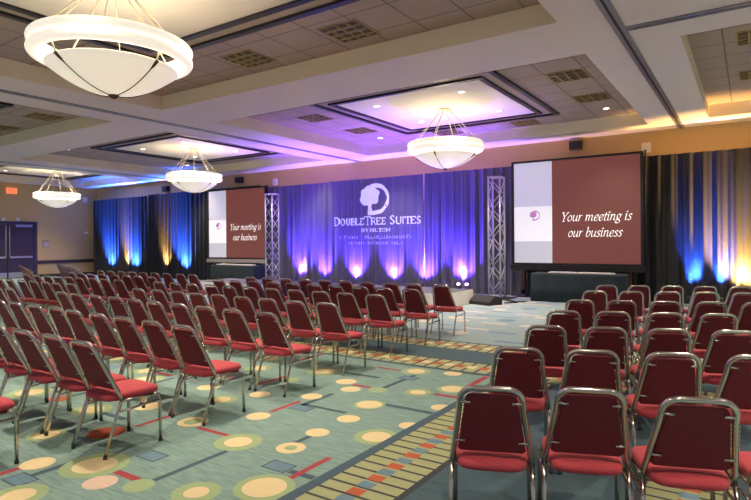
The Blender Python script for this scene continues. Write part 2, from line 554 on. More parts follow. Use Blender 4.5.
# ------------------------------------------------------------------ doors on the left wall
def door(y0, y1, n, lab):
    mb = MB(); mb.box(XL + 0.005, y0, 0.01, XL + 0.055, y1, 2.52)
    d = struct(mb.build('door_%d' % n, M['door']))
    mb = MB(); mb.box(XL + 0.06, y0 + 0.08, 0.94, XL + 0.13, y1 - 0.08, 1.03); mb.build('panic_bar', M['steel'], d)
    yr = y1 - 0.07 if n == 1 else y0 + 0.07
    mb = MB(); mb.tube([(XL + 0.08, yr, 1.0), (XL + 0.08, yr, 2.46)], 0.022, 8); mb.build('latch_rod', M['steel'], d)
    mb = MB(); mb.box(XL + 0.056, (y0 + 0.08 if n == 1 else y1 - 0.78), 2.40, XL + 0.13, (y0 + 0.78 if n == 1 else y1 - 0.08), 2.50)
    mb.build('door_closer', M['steel'], d)
    mb = MB(); mb.box(XL + 0.056, y0 + 0.02, 0.03, XL + 0.06, y1 - 0.02, 0.28); mb.build('kick_plate', M['steel'], d)
door(DY0 + 0.16, 12.00, 1, '')
door(12.02, DY1 - 0.16, 2, '')
mb = MB()
mb.box(XL + 0.001, DY0, 0, XL + 0.09, DY0 + 0.15, 2.66)
mb.box(XL + 0.001, DY1 - 0.15, 0, XL + 0.09, DY1, 2.66)
mb.box(XL + 0.001, DY0 + 0.15, 2.53, XL + 0.09, DY1 - 0.15, 2.66)
struct(mb.build('trim_%d' % tn, M['door'])); tn += 1

# ------------------------------------------------------------------ stroke lettering
def catmull(pts, n=5, closed=False):
    P = [Vector((p[0], p[1])) for p in pts]
    out = []
    L = len(P)
    for i in range(L if closed else L - 1):
        if closed:
            a, b, c, d = P[i - 1], P[i], P[(i + 1) % L], P[(i + 2) % L]
        else:
            a, b, c, d = P[max(i - 1, 0)], P[i], P[i + 1], P[min(i + 2, L - 1)]
        for k in range(n):
            t = k / n
            out.append(0.5 * ((2 * b) + (c - a) * t + (2 * a - 5 * b + 4 * c - d) * t * t + (3 * b - a - 3 * c + d) * t ** 3))
    if not closed:
        out.append(P[-1])
    return out
def ell(cx, cy, rx, ry, a0=0, a1=360, n=18):
    return [(cx + rx * cos(radians(a0 + (a1 - a0) * k / n)), cy + ry * sin(radians(a0 + (a1 - a0) * k / n))) for k in range(n + 1)]
# glyph: (advance, [ (kind, points) ]) kind 'l' straight polyline, 's' smooth curve
IT = {
 'Y': (.52, [('l', [(.06, .68), (.24, .34), (.24, 0)]), ('l', [(.47, .68), (.24, .34)]), ('l', [(-.03, .68), (.15, .68)]), ('l', [(.38, .68), (.55, .68)]), ('l', [(.14, 0), (.34, 0)])]),
 'o': (.43, [('l', ell(.2, .225, .155, .22))]),
 'u': (.47, [('s', [(.0, .40), (.07, .44), (.07, .14), (.13, .01), (.24, .05), (.33, .2)]), ('s', [(.34, .45), (.34, .10), (.38, .0), (.45, .07)])]),
 'r': (.34, [('s', [(.0, .40), (.08, .44), (.08, .2), (.08, 0)]), ('s', [(.08, .25), (.17, .42), (.29, .43)])]),
 'm': (.70, [('s', [(.0, .40), (.08, .44), (.08, .2), (.08, 0)]), ('s', [(.08, .28), (.2, .44), (.3, .38), (.3, .2), (.3, 0)]), ('s', [(.3, .28), (.43, .44), (.53, .38), (.53, .12), (.58, .0), (.66, .07)])]),
 'n': (.48, [('s', [(.0, .40), (.08, .44), (.08, .2), (.08, 0)]), ('s', [(.08, .28), (.21, .44), (.32, .38), (.32, .12), (.37, .0), (.45, .07)])]),
 'e': (.38, [('s', [(.05, .21), (.22, .24), (.31, .34), (.25, .44), (.13, .42), (.05, .28), (.05, .12), (.14, .0), (.25, .02), (.34, .12)])]),
 't': (.28, [('s', [(.13, .60), (.10, .3), (.09, .08), (.15, .0), (.25, .07)]), ('l', [(.0, .44), (.25, .44)])]),
 'i': (.22, [('s', [(.0, .40), (.07, .44), (.07, .10), (.12, .0), (.20, .07)]), ('l', ell(.08, .61, .03, .03))]),
 'g': (.42, [('l', ell(.18, .29, .13, .155)), ('s', [(.09, .16), (.07, .08), (.2, .03), (.32, -.03), (.30, -.16), (.16, -.21), (.03, -.16), (.05, -.05), (.14, .03)]), ('l', [(.28, .40), (.40, .43)])]),
 's': (.33, [('s', [(.27, .37), (.18, .45), (.07, .40), (.09, .29), (.20, .20), (.24, .09), (.16, .0), (.02, .05)])]),
 'b': (.43, [('s', [(.02, .68), (.09, .72), (.08, .4), (.07, .08)]), ('s', [(.07, .28), (.2, .44), (.34, .36), (.34, .16), (.22, .0), (.07, .06)])]),
 ' ': (.24, []),
}
def serif(x, y, h=.09):
    return ('l', [(x - h, y), (x + h, y)])
RO = {
 'D': (.74, [('l', [(.12, 0), (.12, .68)]), ('s', [(.02, .68), (.32, .68), (.58, .56), (.64, .34), (.58, .12), (.32, 0), (.02, 0)])]),
 'O': (.76, [('l', ell(.37, .34, .31, .35))]),
 'U': (.74, [('s', [(.14, .68), (.14, .25), (.2, .06), (.37, -.01), (.54, .06), (.60, .25), (.60, .68)]), serif(.14, .68), serif(.60, .68)]),
 'B': (.62, [('l', [(.12, 0), (.12, .68)]), ('s', [(.02, .68), (.3, .68), (.45, .6), (.43, .42), (.3, .37), (.12, .37)]), ('s', [(.12, .37), (.36, .37), (.52, .28), (.50, .08), (.34, 0), (.02, 0)])]),
 'L': (.56, [('l', [(.12, .68), (.12, 0)]), serif(.12, .68), ('l', [(.02, 0), (.50, 0), (.53, .16)])]),
 'E': (.58, [('l', [(.12, .68), (.12, 0)]), ('l', [(.02, .68), (.47, .68), (.49, .55)]), ('l', [(.12, .36), (.40, .36)]), ('l', [(.02, 0), (.50, 0), (.53, .14)])]),
 'T': (.62, [('l', [(.31, .68), (.31, 0)]), ('l', [(.02, .54), (.03, .68), (.59, .68), (.60, .54)]), serif(.31, 0, .12)]),
 'R': (.66, [('l', [(.12, 0), (.12, .68)]), ('s', [(.02, .68), (.32, .68), (.48, .58), (.46, .42), (.30, .35), (.12, .35)]), ('l', [(.3, .35), (.56, 0), (.66, 0)]), serif(.12, 0)]),
 'S': (.54, [('s', [(.44, .58), (.34, .68), (.2, .68), (.09, .57), (.14, .42), (.34, .29), (.44, .16), (.36, .02), (.2, -.01), (.06, .10)])]),
 'I': (.30, [('l', [(.15, 0), (.15, .68)]), serif(.15, 0), serif(.15, .68)]),
 'Y': (.66, [('l', [(.06, .68), (.33, .34), (.33, 0)]), ('l', [(.6, .68), (.33, .34)]), serif(.08, .68), serif(.58, .68), serif(.33, 0)]),
 'H': (.74, [('l', [(.14, 0), (.14, .68)]), ('l', [(.60, 0), (.60, .68)]), ('l', [(.14, .36), (.60, .36)]), serif(.14, 0), serif(.14, .68), serif(.6, 0), serif(.6, .68)]),
 'N': (.76, [('l', [(.14, 0), (.14, .68), (.62, .0), (.62, .68)]), serif(.14, 0), serif(.14, .68), serif(.62, .68)]),
 'X': (.66, [('l', [(.06, 0), (.58, .68)]), ('l', [(.06, .68), (.58, 0)])]),
 ' ': (.26, []),
}
def layout(text, font, small=None):
    """list of polylines in em units; small: scale of all but the first letter of each word"""
    out = []
    x = 0.0
    first = True
    for ch_ in text:
        k = 1.0 if (first or small is None) else small
        adv, st = font[ch_]
        for kind, pts in st:
            pp = catmull(pts, 5) if kind == 's' else [Vector(p) for p in pts]
            out.append([(x + p[0] * k, p[1] * k) for p in pp])
        x += adv * k
        first = (ch_ == ' ')
    return out, x
def pen(mb, lines, fn, wd, thin, nib=35):
    """sweep a broad pen nib along each polyline; fn maps (u, v) to a 3D point"""
    for pl in lines:
        P = [Vector(p) for p in pl]
        n = len(P)
        L, R = [], []
        for i in range(n):
            t = P[min(i + 1, n - 1)] - P[max(i - 1, 0)]
            if t.length < 1e-6:
                t = Vector((1, 0))
            t.normalize()
            nn = Vector((-t.y, t.x))
            a = atan2(t.y, t.x) - radians(nib)
            hw = thin + (wd - thin) * abs(sin(a))
            L.append(mb.v(fn(*(P[i] + nn * hw * .5))))
            R.append(mb.v(fn(*(P[i] - nn * hw * .5))))
        for i in range(n - 1):
            mb.face([L[i], R[i], R[i + 1], L[i + 1]])

def dense(lines, step):
    out = []
    for pl in lines:
        q = [pl[0]]
        for a, b in zip(pl[:-1], pl[1:]):
            d = math.hypot(b[0] - a[0], b[1] - a[1])
            k = max(1, int(d / step))
            for j in range(1, k + 1):
                q.append((a[0] + (b[0] - a[0]) * j / k, a[1] + (b[1] - a[1]) * j / k))
        out.append(q)
    return out

# tree-and-letter emblem in unit coordinates (0..1.1 wide, 0..1 high)
BLOBS = [(.30, .62, .24), (.46, .76, .20), (.22, .74, .17), (.34, .84, .17), (.52, .60, .20), (.14, .52, .15), (.36, .46, .18), (.58, .46, .13), (.20, .40, .11), (.62, .72, .13)]
def emblem(mb, fn, n=14):
    for (x, y, r) in BLOBS:
        c = mb.v(fn(x, y))
        ring = [mb.v(fn(x + r * cos(2 * pi * k / n), y + r * sin(2 * pi * k / n))) for k in range(n)]
        for k in range(n):
            mb.face([c, ring[k], ring[(k + 1) % n]])
    tr = [[(.36, .42), (.36, .20), (.33, .06)], [(.41, .42), (.41, .2), (.45, .06)]]
    pen(mb, tr, fn, .07, .07)
    bowl = catmull([(.30, .02), (.55, .02), (.80, .08), (.98, .28), (1.04, .52), (.98, .76), (.82, .93), (.60, .99), (.42, .97)], 6)
    pen(mb, [[(p[0], p[1]) for p in bowl]], fn, .15, .06, 90)

# ------------------------------------------------------------------ drapes along the back wall
def fold(x, s=0.0):
    return (0.050 * sin(2 * pi * x / 0.30 + 1.6 * sin(x * 1.7 + s)) + 0.026 * sin(2 * pi * x / 0.137 + 2.0 * sin(x * 0.9 + s))
            + 0.02 * sin(2 * pi * x / 1.1 + s))
def drape(x0, x1, y, top, m, label, s=0.0, z0=0.01, dx=0.022, amp=1.0):
    t = thing('drape', label, 'drape', ((x0 + x1) / 2, y, 0), 0, 'drapes along the back wall')
    cx_ = (x0 + x1) / 2
    mb = MB(); mb.sm = True
    n = int((x1 - x0) / dx)
    rows = [(z0, 1.0), (top * .35, 1.0), (top * .7, .95), (top - .12, .8), (top, .6)]
    for back in (0, 1):
        grid = []
        for (z, k) in rows:
            grid.append([mb.v((x0 + (x1 - x0) * i / n - cx_, fold(x0 + (x1 - x0) * i / n, s) * k * amp + back * 0.012, z)) for i in range(n + 1)])
        for A, B in zip(grid[:-1], grid[1:]):
            for i in range(n):
                q = [A[i], A[i + 1], B[i + 1], B[i]]
                mb.face(q if not back else q[::-1])
    mb.build('curtain', m, t, normals=False)
    mb = MB(); mb.tube([(x0 - cx_, 0.10, top - 0.03), (x1 - cx_, 0.10, top - 0.03)], 0.022, 8)
    mb.build('pipe', M['alu'], t)
    mb = MB()
    for xx in (x0 + 0.03 - cx_, x1 - 0.03 - cx_):
        mb.tube([(xx, 0.13, 0), (xx, 0.13, top - 0.03)], 0.022, 8)
    mb.build('upright', M['alu'], t)
    return t
YD = 15.72
drape(-27.85, -23.3, YD, 3.80, M['drape_black'], 'black drape panel at the far left beside the gold wall, washed blue and amber', 0.3)
drape(-23.22, -15.9, YD, 3.84, M['drape_black'], 'black drape running behind the left screen, washed blue and amber', 1.3)
drape(-15.82, -12.42, YD - .06, 3.72, M['drape_grey'], 'silver grey drape between the left truss and the emblem panel, washed violet', 2.1)
centre_drape = drape(-12.36, -8.62, YD - .16, 3.72, M['drape_scrim'], 'centre silver drape panel carrying the white tree emblem', 0.9, amp=.42)
drape(-8.56, -5.5, YD - .06, 3.74, M['drape_grey'], 'silver grey drape behind the right truss, washed violet', 3.4)
drape(-5.42, -2.62, YD, 3.76, M['drape_black'], 'black drape behind the right screen', 4.0)
drape(-2.56, 2.4, YD, 3.72, M['drape_black'], 'black drape at the far right edge, washed amber and blue', 5.2)

# emblem and lettering projected on the centre drape, following its folds
YC = YD - .16
def on_drape(off=0.02):
    def kz(z):
        pts = [(0.01, 1.0), (3.72 * .35, 1.0), (3.72 * .7, .95), (3.60, .8), (3.72, .6)]
        for (a, ka), (b, kb) in zip(pts[:-1], pts[1:]):
            if z <= b:
                return ka + (kb - ka) * (z - a) / (b - a)
        return .6
    return lambda x, z: (x + 10.49 + .07, fold(x + .07, 0.9) * kz(z) * .42 - off, z - .03)
OD = on_drape()
sign = centre_drape
mb = MB()
for (x, y, r) in BLOBS:
    pass
def em_fn(u, v):
    return OD(-11.13 + u * 1.10, 2.57 + v * 0.94)
for (x, y, r) in BLOBS:
    rings = [[mb.v(em_fn(x + r * q / 3 * cos(2 * pi * k / 18), y + r * q / 3 * sin(2 * pi * k / 18))) for k in range(18)] for q in (1, 2, 3)]
    c = mb.v(em_fn(x, y))
    for k in range(18):
        mb.face([c, rings[0][k], rings[0][(k + 1) % 18]])
        for A, B in zip(rings[:-1], rings[1:]):
            mb.face([A[k], B[k], B[(k + 1) % 18], A[(k + 1) % 18]])
pen(mb, dense([[(.36, .42), (.36, .20), (.33, .04)], [(.41, .42), (.41, .2), (.45, .04)]], .03), em_fn, .07, .07)
bowl = catmull([(.30, .02), (.55, .02), (.80, .08), (.98, .28), (1.04, .52), (.98, .76), (.82, .93), (.60, .99), (.42, .97)], 10)
pen(mb, [[(p[0], p[1]) for p in bowl]], em_fn, .15, .06, 90)
mb.build('emblem', M['logo'], sign, normals=False)
def text_on_drape(text, x0, x1, z, cap, wd, thin, m, name, small=None, slope=0.0):
    lines, adv = layout(text, RO, small)
    sx = (x1 - x0) / adv
    sz = cap / 0.68
    mb = MB()
    pl = dense([[(x0 + p[0] * sx, z + p[1] * sz) for p in l] for l in lines], .04)
    pen(mb, pl, OD, wd, thin, 20)
    return mb.build(name, m, sign, normals=False)
text_on_drape('DOUBLE', -12.26, -10.96, 2.20, .27, .046, .020, M['logo'], 'lettering', .80)
text_on_drape('TREE', -10.95, -10.05, 2.20, .27, .046, .020, M['logo'], 'lettering', .80)
text_on_drape('SUITES', -9.94, -8.74, 2.20, .27, .046, .020, M['logo'], 'lettering', .80)
text_on_drape('BY HILTON', -11.06, -9.90, 1.96, .10, .022, .012, M['logo'], 'small_lettering')
# the two soft lines under it are too blurred to read: rows of small upright marks
def blur_row(x0, x1, z, h, m):
    mb = MB()
    x = x0
    r2 = random.Random(int(z * 100))
    lines = []
    while x < x1:
        if r2.random() < .86:
            hh = h * r2.uniform(.8, 1)
            lines.append([(x, z), (x, z + hh)])
            if r2.random() < .6:
                zz = z + hh * r2.choice([0.05, .5, .95])
                lines.append([(x, zz), (x + .07, zz)])
        x += r2.uniform(.075, .12)
    pen(mb, dense(lines, .03), OD, .03, .016, 20)
    mb.build('soft_lettering', m, sign, normals=False)
blur_row(-11.98, -9.08, 1.72, .11, M['logo_dim'])
blur_row(-11.65, -9.40, 1.53, .10, M['logo_dim'])

# ------------------------------------------------------------------ projection screens
def screen(x0, x1, y, z0, z1, label, case_mat, lefty):
    t = thing('projection_screen', label, 'projection screen', ((x0 + x1) / 2, y, 0), 0, 'the two projection screens')
    cx_ = (x0 + x1) / 2
    W = x1 - x0
    a = x0 - cx_
    b = x1 - cx_
    d = a + W * 0.325
    zm0, zm1 = z0 + (z1 - z0) * .215, z0 + (z1 - z0) * .56
    mb = MB()
    mb.mi = 0; mb.box(d, -.012, z0, b, .012, z1)
    mb.mi = 1; mb.box(a, -.012, zm0, d, .012, zm1)
    mb.mi = 2; mb.box(a, -.012, zm1, d, .012, z1)
    mb.mi = 3; mb.box(a, -.012, z0, d, .012, zm0)
    mb.build('screen_sheet', [M['scr_red'], M['scr_white'], M['scr_lav'], M['scr_grey']], t)
    mb = MB()
    mb.box(a - .07, -.03, z0 - .06, a, .03, z1 + .06); mb.box(b, -.03, z0 - .06, b + .07, .03, z1 + .06)
    mb.box(a, -.03, z1, b, .03, z1 + .06); mb.box(a, -.03, z0 - .06, b, .03, z0)
    mb.build('border', M['black'], t)
    mb = MB(); mb.box(a - .10, -.07, z0 - .20, b + .10, .05, z0 - .062); mb.build('bottom_case', case_mat, t)
    for xx in (a + .35, b - .35):
        mb = MB(); mb.tube([(xx, .0, 0.02), (xx, .0, z0 - .20)], .03, 8); mb.box(xx - .3, -.04, 0, xx + .3, .04, .03)
        mb.build('leg', M['black'], t)
    mb = MB(); mb.tube([(b + .11, .03, 0), (b + .11, .03, z1 + .09)], .022, 8); mb.build('upright_pole', M['black'], t)
    sh = 0.26
    def line(text, u0, u1, zb, em):
        lines, adv = layout(text, IT)
        sx = (u1 - u0) / (adv + .1)
        fn = lambda u, v: (u0 + (u * sx) + v * em * sh, -.0165, zb + v * em)
        mbx = MB()
        pen(mbx, lines, fn, .070, .024, 35)
        mbx.build('lettering', M['scr_text'], t, normals=False)
    H_ = z1 - z0
    line('Your meeting is', a + W * .395, a + W * .945, z0 + H_ * .405, .345)
    line('our business', a + W * .45, a + W * .875, z0 + H_ * .255, .345)
    ec, ez = a + W * .135, z0 + H_ * .425
    mb = MB()
    emblem(mb, lambda u, v: (ec + u * .27, -.0165, ez + v * .25))
    mb.build('emblem', M['scr_purple'], t, normals=False)
    mb = MB()
    def sm_line(text, u0, u1, zb, cap, wd):
        lines, adv = layout(text, RO, .8)
        sx = (u1 - u0) / adv
        pen(mb, lines, lambda u, v: (u0 + u * sx, -.0165, zb + v * cap / .68), wd, wd * .5, 20)
    sm_line('DOUBLETREE', a + W * .075, a + W * .255, z0 + H_ * .365, .075, .05)
    for (u0, u1, zb) in ((.10, .275, .285), (.115, .25, .25)):
        r2 = random.Random(int(u0 * 1000))
        u = u0
        while u < u1:
            pen(mb, [[(0, 0), (0, 1)]], lambda p, q, u=u, zb=zb: (a + W * u + p * .02, -.0165, z0 + H_ * zb + q * .04), .6, .4, 20)
            u += r2.uniform(.007, .013)
    mb.build('small_lettering', M['scr_faint'], t, normals=False)
    return t
screen(-5.58, -2.30, 15.42, 0.97, 3.76, 'large screen right of the stage reading Your meeting is our business', M['black'], False)
screen(-18.62, -15.42, 15.42, 1.0, 3.70, 'smaller-looking screen at the far left of the stage, grey bottom case', M['greymetal'], True)

# draped tables under the screens
def table(x0, x1, y0, y1, h, label):
    t = thing('banquet_table', label, 'table', ((x0 + x1) / 2, (y0 + y1) / 2, 0), 0, 'cloth covered tables under the screens')
    a, b = (x1 - x0) / 2, (y1 - y0) / 2
    per = []
    def edge(p, q, nrm):
        L = math.hypot(q[0] - p[0], q[1] - p[1])
        n = int(L / .04)
        for i in range(n):
            per.append((p[0] + (q[0] - p[0]) * i / n, p[1] + (q[1] - p[1]) * i / n, nrm))
    edge((-a, -b), (a, -b), (0, -1)); edge((a, -b), (a, b), (1, 0)); edge((a, b), (-a, b), (0, 1)); edge((-a, b), (-a, -b), (-1, 0))
    rings = []
    for (z, k) in ((0.012, 1.0), (h * .5, .7), (h - .05, .2), (h - .008, .02), (h, -.3)):
        r = []
        for i, (x, y, nm) in enumerate(per):
            o_ = .018 * sin(i * .55) * max(k, 0) + .02 * k + (-.012 if k < 0 else 0)
            r.append((x + nm[0] * o_, y + nm[1] * o_, z))
        rings.append(r)
    mb = MB(); mb.loft(rings)
    mb.build('tablecloth', M['cloth'], t)
    mb = MB()
    for sx in (-1, 1):
        for sy in (-1, 1):
            mb.tube([(sx * (a - .15), sy * (b - .1), 0.005), (sx * (a - .15), sy * (b - .1), h - .03)], .015, 6)
    mb.build('leg_frame', M['steel'], t)
    return t
table(-4.82, -2.52, 14.5, 15.12, 0.74, 'long table under dark cloth below the right screen')
table(-17.45, -15.1, 14.5, 15.12, 0.74, 'long table under dark cloth below the left screen')
for (x0, x1, lb) in ((-4.40, -3.70, 'left pale flat strip lying on the table below the right screen'), (-3.66, -2.80, 'right pale flat strip lying on the table below the right screen'),
                     (-17.3, -16.35, 'left pale flat strip lying on the table below the left screen'), (-16.3, -15.35, 'right pale flat strip lying on the table below the left screen')):
    mb = MB()  # flat pale slabs on the tables, of no known kind
    mb.box(x0, 14.66, 0.741, x1, 14.89, 0.757); mb.box(x0 + .01, 14.67, 0.757, x1 - .02, 14.88, 0.772)
    tag(mb.build('tabletop_strip', M['white']), lb, 'pale_strip', 'pale strips on the tables')

# ------------------------------------------------------------------ stage
SX0, SX1, SY0, SY1, SH = -15.0, -5.95, 11.75, 13.32, 0.36
stg = thing('stage_platform', 'low grey stage platform with white pleated skirt in front of the violet drapes', 'stage', ((SX0 + SX1) / 2, (SY0 + SY1) / 2, 0))
ox, oy = (SX0 + SX1) / 2, (SY0 + SY1) / 2
mb = MB(); mb.box(SX0 - ox, SY0 - oy, SH - .06, SX1 - ox, SY1 - oy, SH); mb.build('deck', M['stage'], stg)
def skirt(p, q, nrm):
    mb = MB(); mb.sm = True
    L = math.hypot(q[0] - p[0], q[1] - p[1])
    n = int(L / .02)
    A, B = [], []
    for i in range(n + 1):
        x = p[0] + (q[0] - p[0]) * i / n
        y = p[1] + (q[1] - p[1]) * i / n
        k = .02 + .014 * sin(i * .02 * 2 * pi / .11)
        A.append((x + nrm[0] * k, y + nrm[1] * k, 0.006)); B.append((x + nrm[0] * k * .6, y + nrm[1] * k * .6, SH - .004))
    va = [mb.v(v) for v in A]; vb = [mb.v(v) for v in B]
    vc = [mb.v((v[0] - nrm[0] * .008, v[1] - nrm[1] * .008, v[2])) for v in A]; vd = [mb.v((v[0] - nrm[0] * .008, v[1] - nrm[1] * .008, v[2])) for v in B]
    for i in range(n):
        mb.face([va[i], va[i + 1], vb[i + 1], vb[i]]); mb.face([vc[i + 1], vc[i], vd[i], vd[i + 1]])
    mb.build('skirt', M['skirt'], stg, normals=False)
skirt((SX0 - ox, SY0 - oy), (SX1 - ox, SY0 - oy), (0, -1))
skirt((SX1 - ox, SY0 - oy), (SX1 - ox, SY1 - oy), (1, 0))
for xx in (SX0 + .4, ox, SX1 - .4):
    mb = MB()
    for yy in (SY0 + .3, SY1 - .3):
        mb.tube([(xx - ox, yy - oy, 0), (xx - ox, yy - oy, SH - .06)], .03, 6)
    mb.build('support', M['steel'], stg)

# lighting trusses
def truss(x, y, h, label):
    t = thing('box_truss', label, 'truss', (x, y, 0), 0, 'box trusses at the stage ends')
    mb = MB(); mb.box(-.42, -.42, 0, .42, .42, .02); mb.build('base_plate', M['black'], t)
    s = .165
    for sx in (-1, 1):
        for sy in (-1, 1):
            mb = MB(); mb.tube([(sx * s, sy * s, .02), (sx * s, sy * s, h)], .026, 10); mb.build('chord', M['alu'], t)
    n = 8
    dz = (h - .2) / n
    for f in range(4):
        for k in range(n):
            a0, a1 = (-s, s) if (k + f) % 2 == 0 else (s, -s)
            z0, z1_ = .10 + k * dz, .10 + (k + 1) * dz
            if f == 0: p, q = (a0, -s, z0), (a1, -s, z1_)
            elif f == 1: p, q = (s, a0, z0), (s, a1, z1_)
            elif f == 2: p, q = (a0, s, z0), (a1, s, z1_)
            else: p, q = (-s, a0, z0), (-s, a1, z1_)
            mb = MB(); mb.tube([p, q], .013, 6); mb.build('diagonal', M['alu'], t)
    mb = MB()
    for z in (.07, h - .02):
        ring = [(-s, -s, z), (s, -s, z), (s, s, z), (-s, s, z)]
        for i in range(4):
            mb.tube([ring[i], ring[(i + 1) % 4]], .02, 8)
    mb.build('end_frame', M['alu'], t)
    return t
truss(-5.84, 14.72, 3.36, 'aluminium box truss standing right of the stage beside the large screen')
truss(-14.42, 14.78, 3.36, 'aluminium box truss standing left of the stage beside the far screen')

# stage monitor and cable
wd_ = thing('floor_monitor', 'black wedge floor monitor beside the right end of the stage', 'speaker', (-5.55, 13.2, 0), radians(-20))
mb = MB()
prof = [(-.24, 0.0), (.24, 0.0), (.24, .17), (.02, .23), (-.24, .08)]
mb.loft([[(-.34, p[0], p[1]) for p in prof], [(.34, p[0], p[1]) for p in prof]], smooth=False)
mb.build('cabinet', M['black'], wd_)
mb = MB()
mb.loft([[(-.30, -.225, .085), (.30, -.225, .085), (.30, .0, .219), (-.30, .0, .219)], [(-.30, -.231, .092), (.30, -.231, .092), (.30, -.006, .228), (-.30, -.006, .228)]], smooth=False)
mb.build('grille', M['drape_black'], wd_)
mb = MB()
pts = catmull([(-5.2, 13.6), (-4.95, 13.85), (-5.1, 14.1), (-5.35, 14.2), (-5.2, 14.05), (-4.9, 14.12), (-4.85, 14.3)], 8)
mb.tube([(p[0], p[1], .016) for p in pts], .015, 8)
tag(mb.build('cable', M['black']), 'loose black cable lying on the carpet beside the right truss', 'cable')

# LED uplights
def uplight(x, y, z, aim, color, power, size, lens, label, extra=None, visible=True):
    t = thing('uplight', label, 'stage light', (x, y, z), 0, 'LED uplights along the drapes')
    d = Vector(aim).normalized()
    q = d.to_track_quat('Z', 'Y').to_matrix()
    def tr(p): return tuple(q @ Vector(p) + Vector((0, 0, .17)))
    mb = MB()
    n = 16
    rings = [[tr((r * cos(2 * pi * k / n), r * sin(2 * pi * k / n), zz)) for k in range(n)] for (r, zz) in ((.05, -.09), (.08, -.07), (.08, .06), (.072, .06), (.072, .045))]
    mb.loft(rings, cap1=False); mb.build('housing', M['black'], t)
    mb = MB(); mb.poly([tr((.071 * cos(2 * pi * k / n), .071 * sin(2 * pi * k / n), .05)) for k in range(n)]); mb.build('lens', lens, t)
    mb = MB()
    mb.tube([(-.10, 0, .17), (-.10, 0, .008), (.10, 0, .008), (.10, 0, .17)], .008, 6)
    mb.build('bracket', M['black'], t)
    spot('beam', tr((0, 0, .075)), d, color, power, size, .9, .05, t)
    if extra:
        spot('core_beam', tr((0, 0, .075)), (d.x * 1.6, d.y * 1.9 + .04, d.z), extra[0], extra[1], extra[2], 1.0, .05, t)
    return t
yu = YD - 0.48
UP = (0, 0.34, 1.0)
for (x, lb) in ((-13.75, 'violet uplight on the floor beside the left truss'), (-12.6, 'violet uplight behind the stage, left of the emblem'), (-11.2, 'violet uplight behind the stage under the emblem left half'),
                (-9.75, 'violet uplight behind the stage under the emblem right half'), (-8.5, 'violet uplight behind the stage, right of the emblem'), (-7.25, 'violet uplight behind the stage left of the right truss')):
    hot = x in (-13.75, -11.2, -9.75, -7.25)
    uplight(x, yu, 0, (rnd.uniform(-.10, .10), .46, 1.0), PURPLE, 1350, 84, M['lens_violet'], lb, (PINK, 620, 34) if hot else None)
for (x, lb) in ((-6.25, 'left'), (-6.02, 'right')):
    u = uplight(x, 13.14, SH, (.25, -.85, .7), (0.45, 0.2, 1.0), 25, 110, M['lens_violet'], 'lit violet spotlight on the stage end, %s one of the pair' % lb)
    u.scale = (.62, .62, .62)
for (x, lb) in ((-13.0, 'added unseen violet uplight behind the stage tilted to the ceiling, left end'), (-10.0, 'added unseen violet uplight behind the stage tilted to the ceiling, middle'), (-6.9, 'added unseen violet uplight behind the stage tilted to the ceiling, right end')):
    uplight(x, 14.62, 0, (0, -.26, 1.0), (0.34, 0.14, 1.0), 1250, 76, M['lens_violet'], lb)  # lamps added out of sight behind the stage to turn the ceiling violet
for (x, c, p, ln, lb) in ((-4.6, AMBER, 170, 'lens_amber', 'added unseen amber uplight behind the drape at the large screen'), (-1.6, AMBER, 200, 'lens_amber', 'added unseen amber uplight behind the drape right of the large screen'),
                   (-7.6, (.42, .24, 1.0), 900, 'lens_violet', 'added unseen violet uplight behind the drape near the right truss'), (-11.0, (.42, .24, 1.0), 900, 'lens_violet', 'added unseen violet uplight behind the centre drape'),
                   (-14.2, (.42, .24, 1.0), 800, 'lens_violet', 'added unseen violet uplight behind the drape near the left truss')):
    uplight(x, 16.07, 0, (0, 0, 1.0), c, p, 130, M[ln], lb)  # unseen lamps added behind the drapes to brighten the wall above them
for (x, c, ln, nm) in ((-24.85, AMBER, 'lens_amber', 'amber'), (-24.1, BLUE, 'lens_blue', 'blue'), (-21.9, AMBER, 'lens_amber', 'amber'), (-20.4, BLUE, 'lens_blue', 'blue'), (-26.2, BLUE, 'lens_blue', 'blue')):
    uplight(x, yu, 0, (rnd.uniform(-.12, .12), .40, 1.0), c, 5200 if nm == 'blue' else 1500, 78 if nm == 'blue' else 50, M[ln], nm + ' uplight before the left black drapes, ' + {-24.85: 'first amber one', -24.1: 'between the two amber ones', -21.9: 'second amber one', -20.4: 'nearest the left screen', -26.2: 'nearest the side wall'}[x], (c, 4500 if nm == 'blue' else 3600, 30))
for (x, c, ln, nm) in ((-1.20, BLUE, 'lens_blue', 'blue'), (-0.1, AMBER, 'lens_amber', 'amber'), (-0.62, BLUE, 'lens_blue', 'blue')):
    uplight(x, yu, 0, (.05 if nm == 'blue' else -.10, .42, 1.0), c, 1500 if nm == 'blue' else 2600, 40 if nm == 'blue' else 80, M[ln], nm + ' uplight before the right black drape, ' + {-1.20: 'nearest the large screen', -0.1: 'nearest the picture edge', -0.62: 'the middle one'}[x], (c, 5000 if nm == 'blue' else 3200, 30))

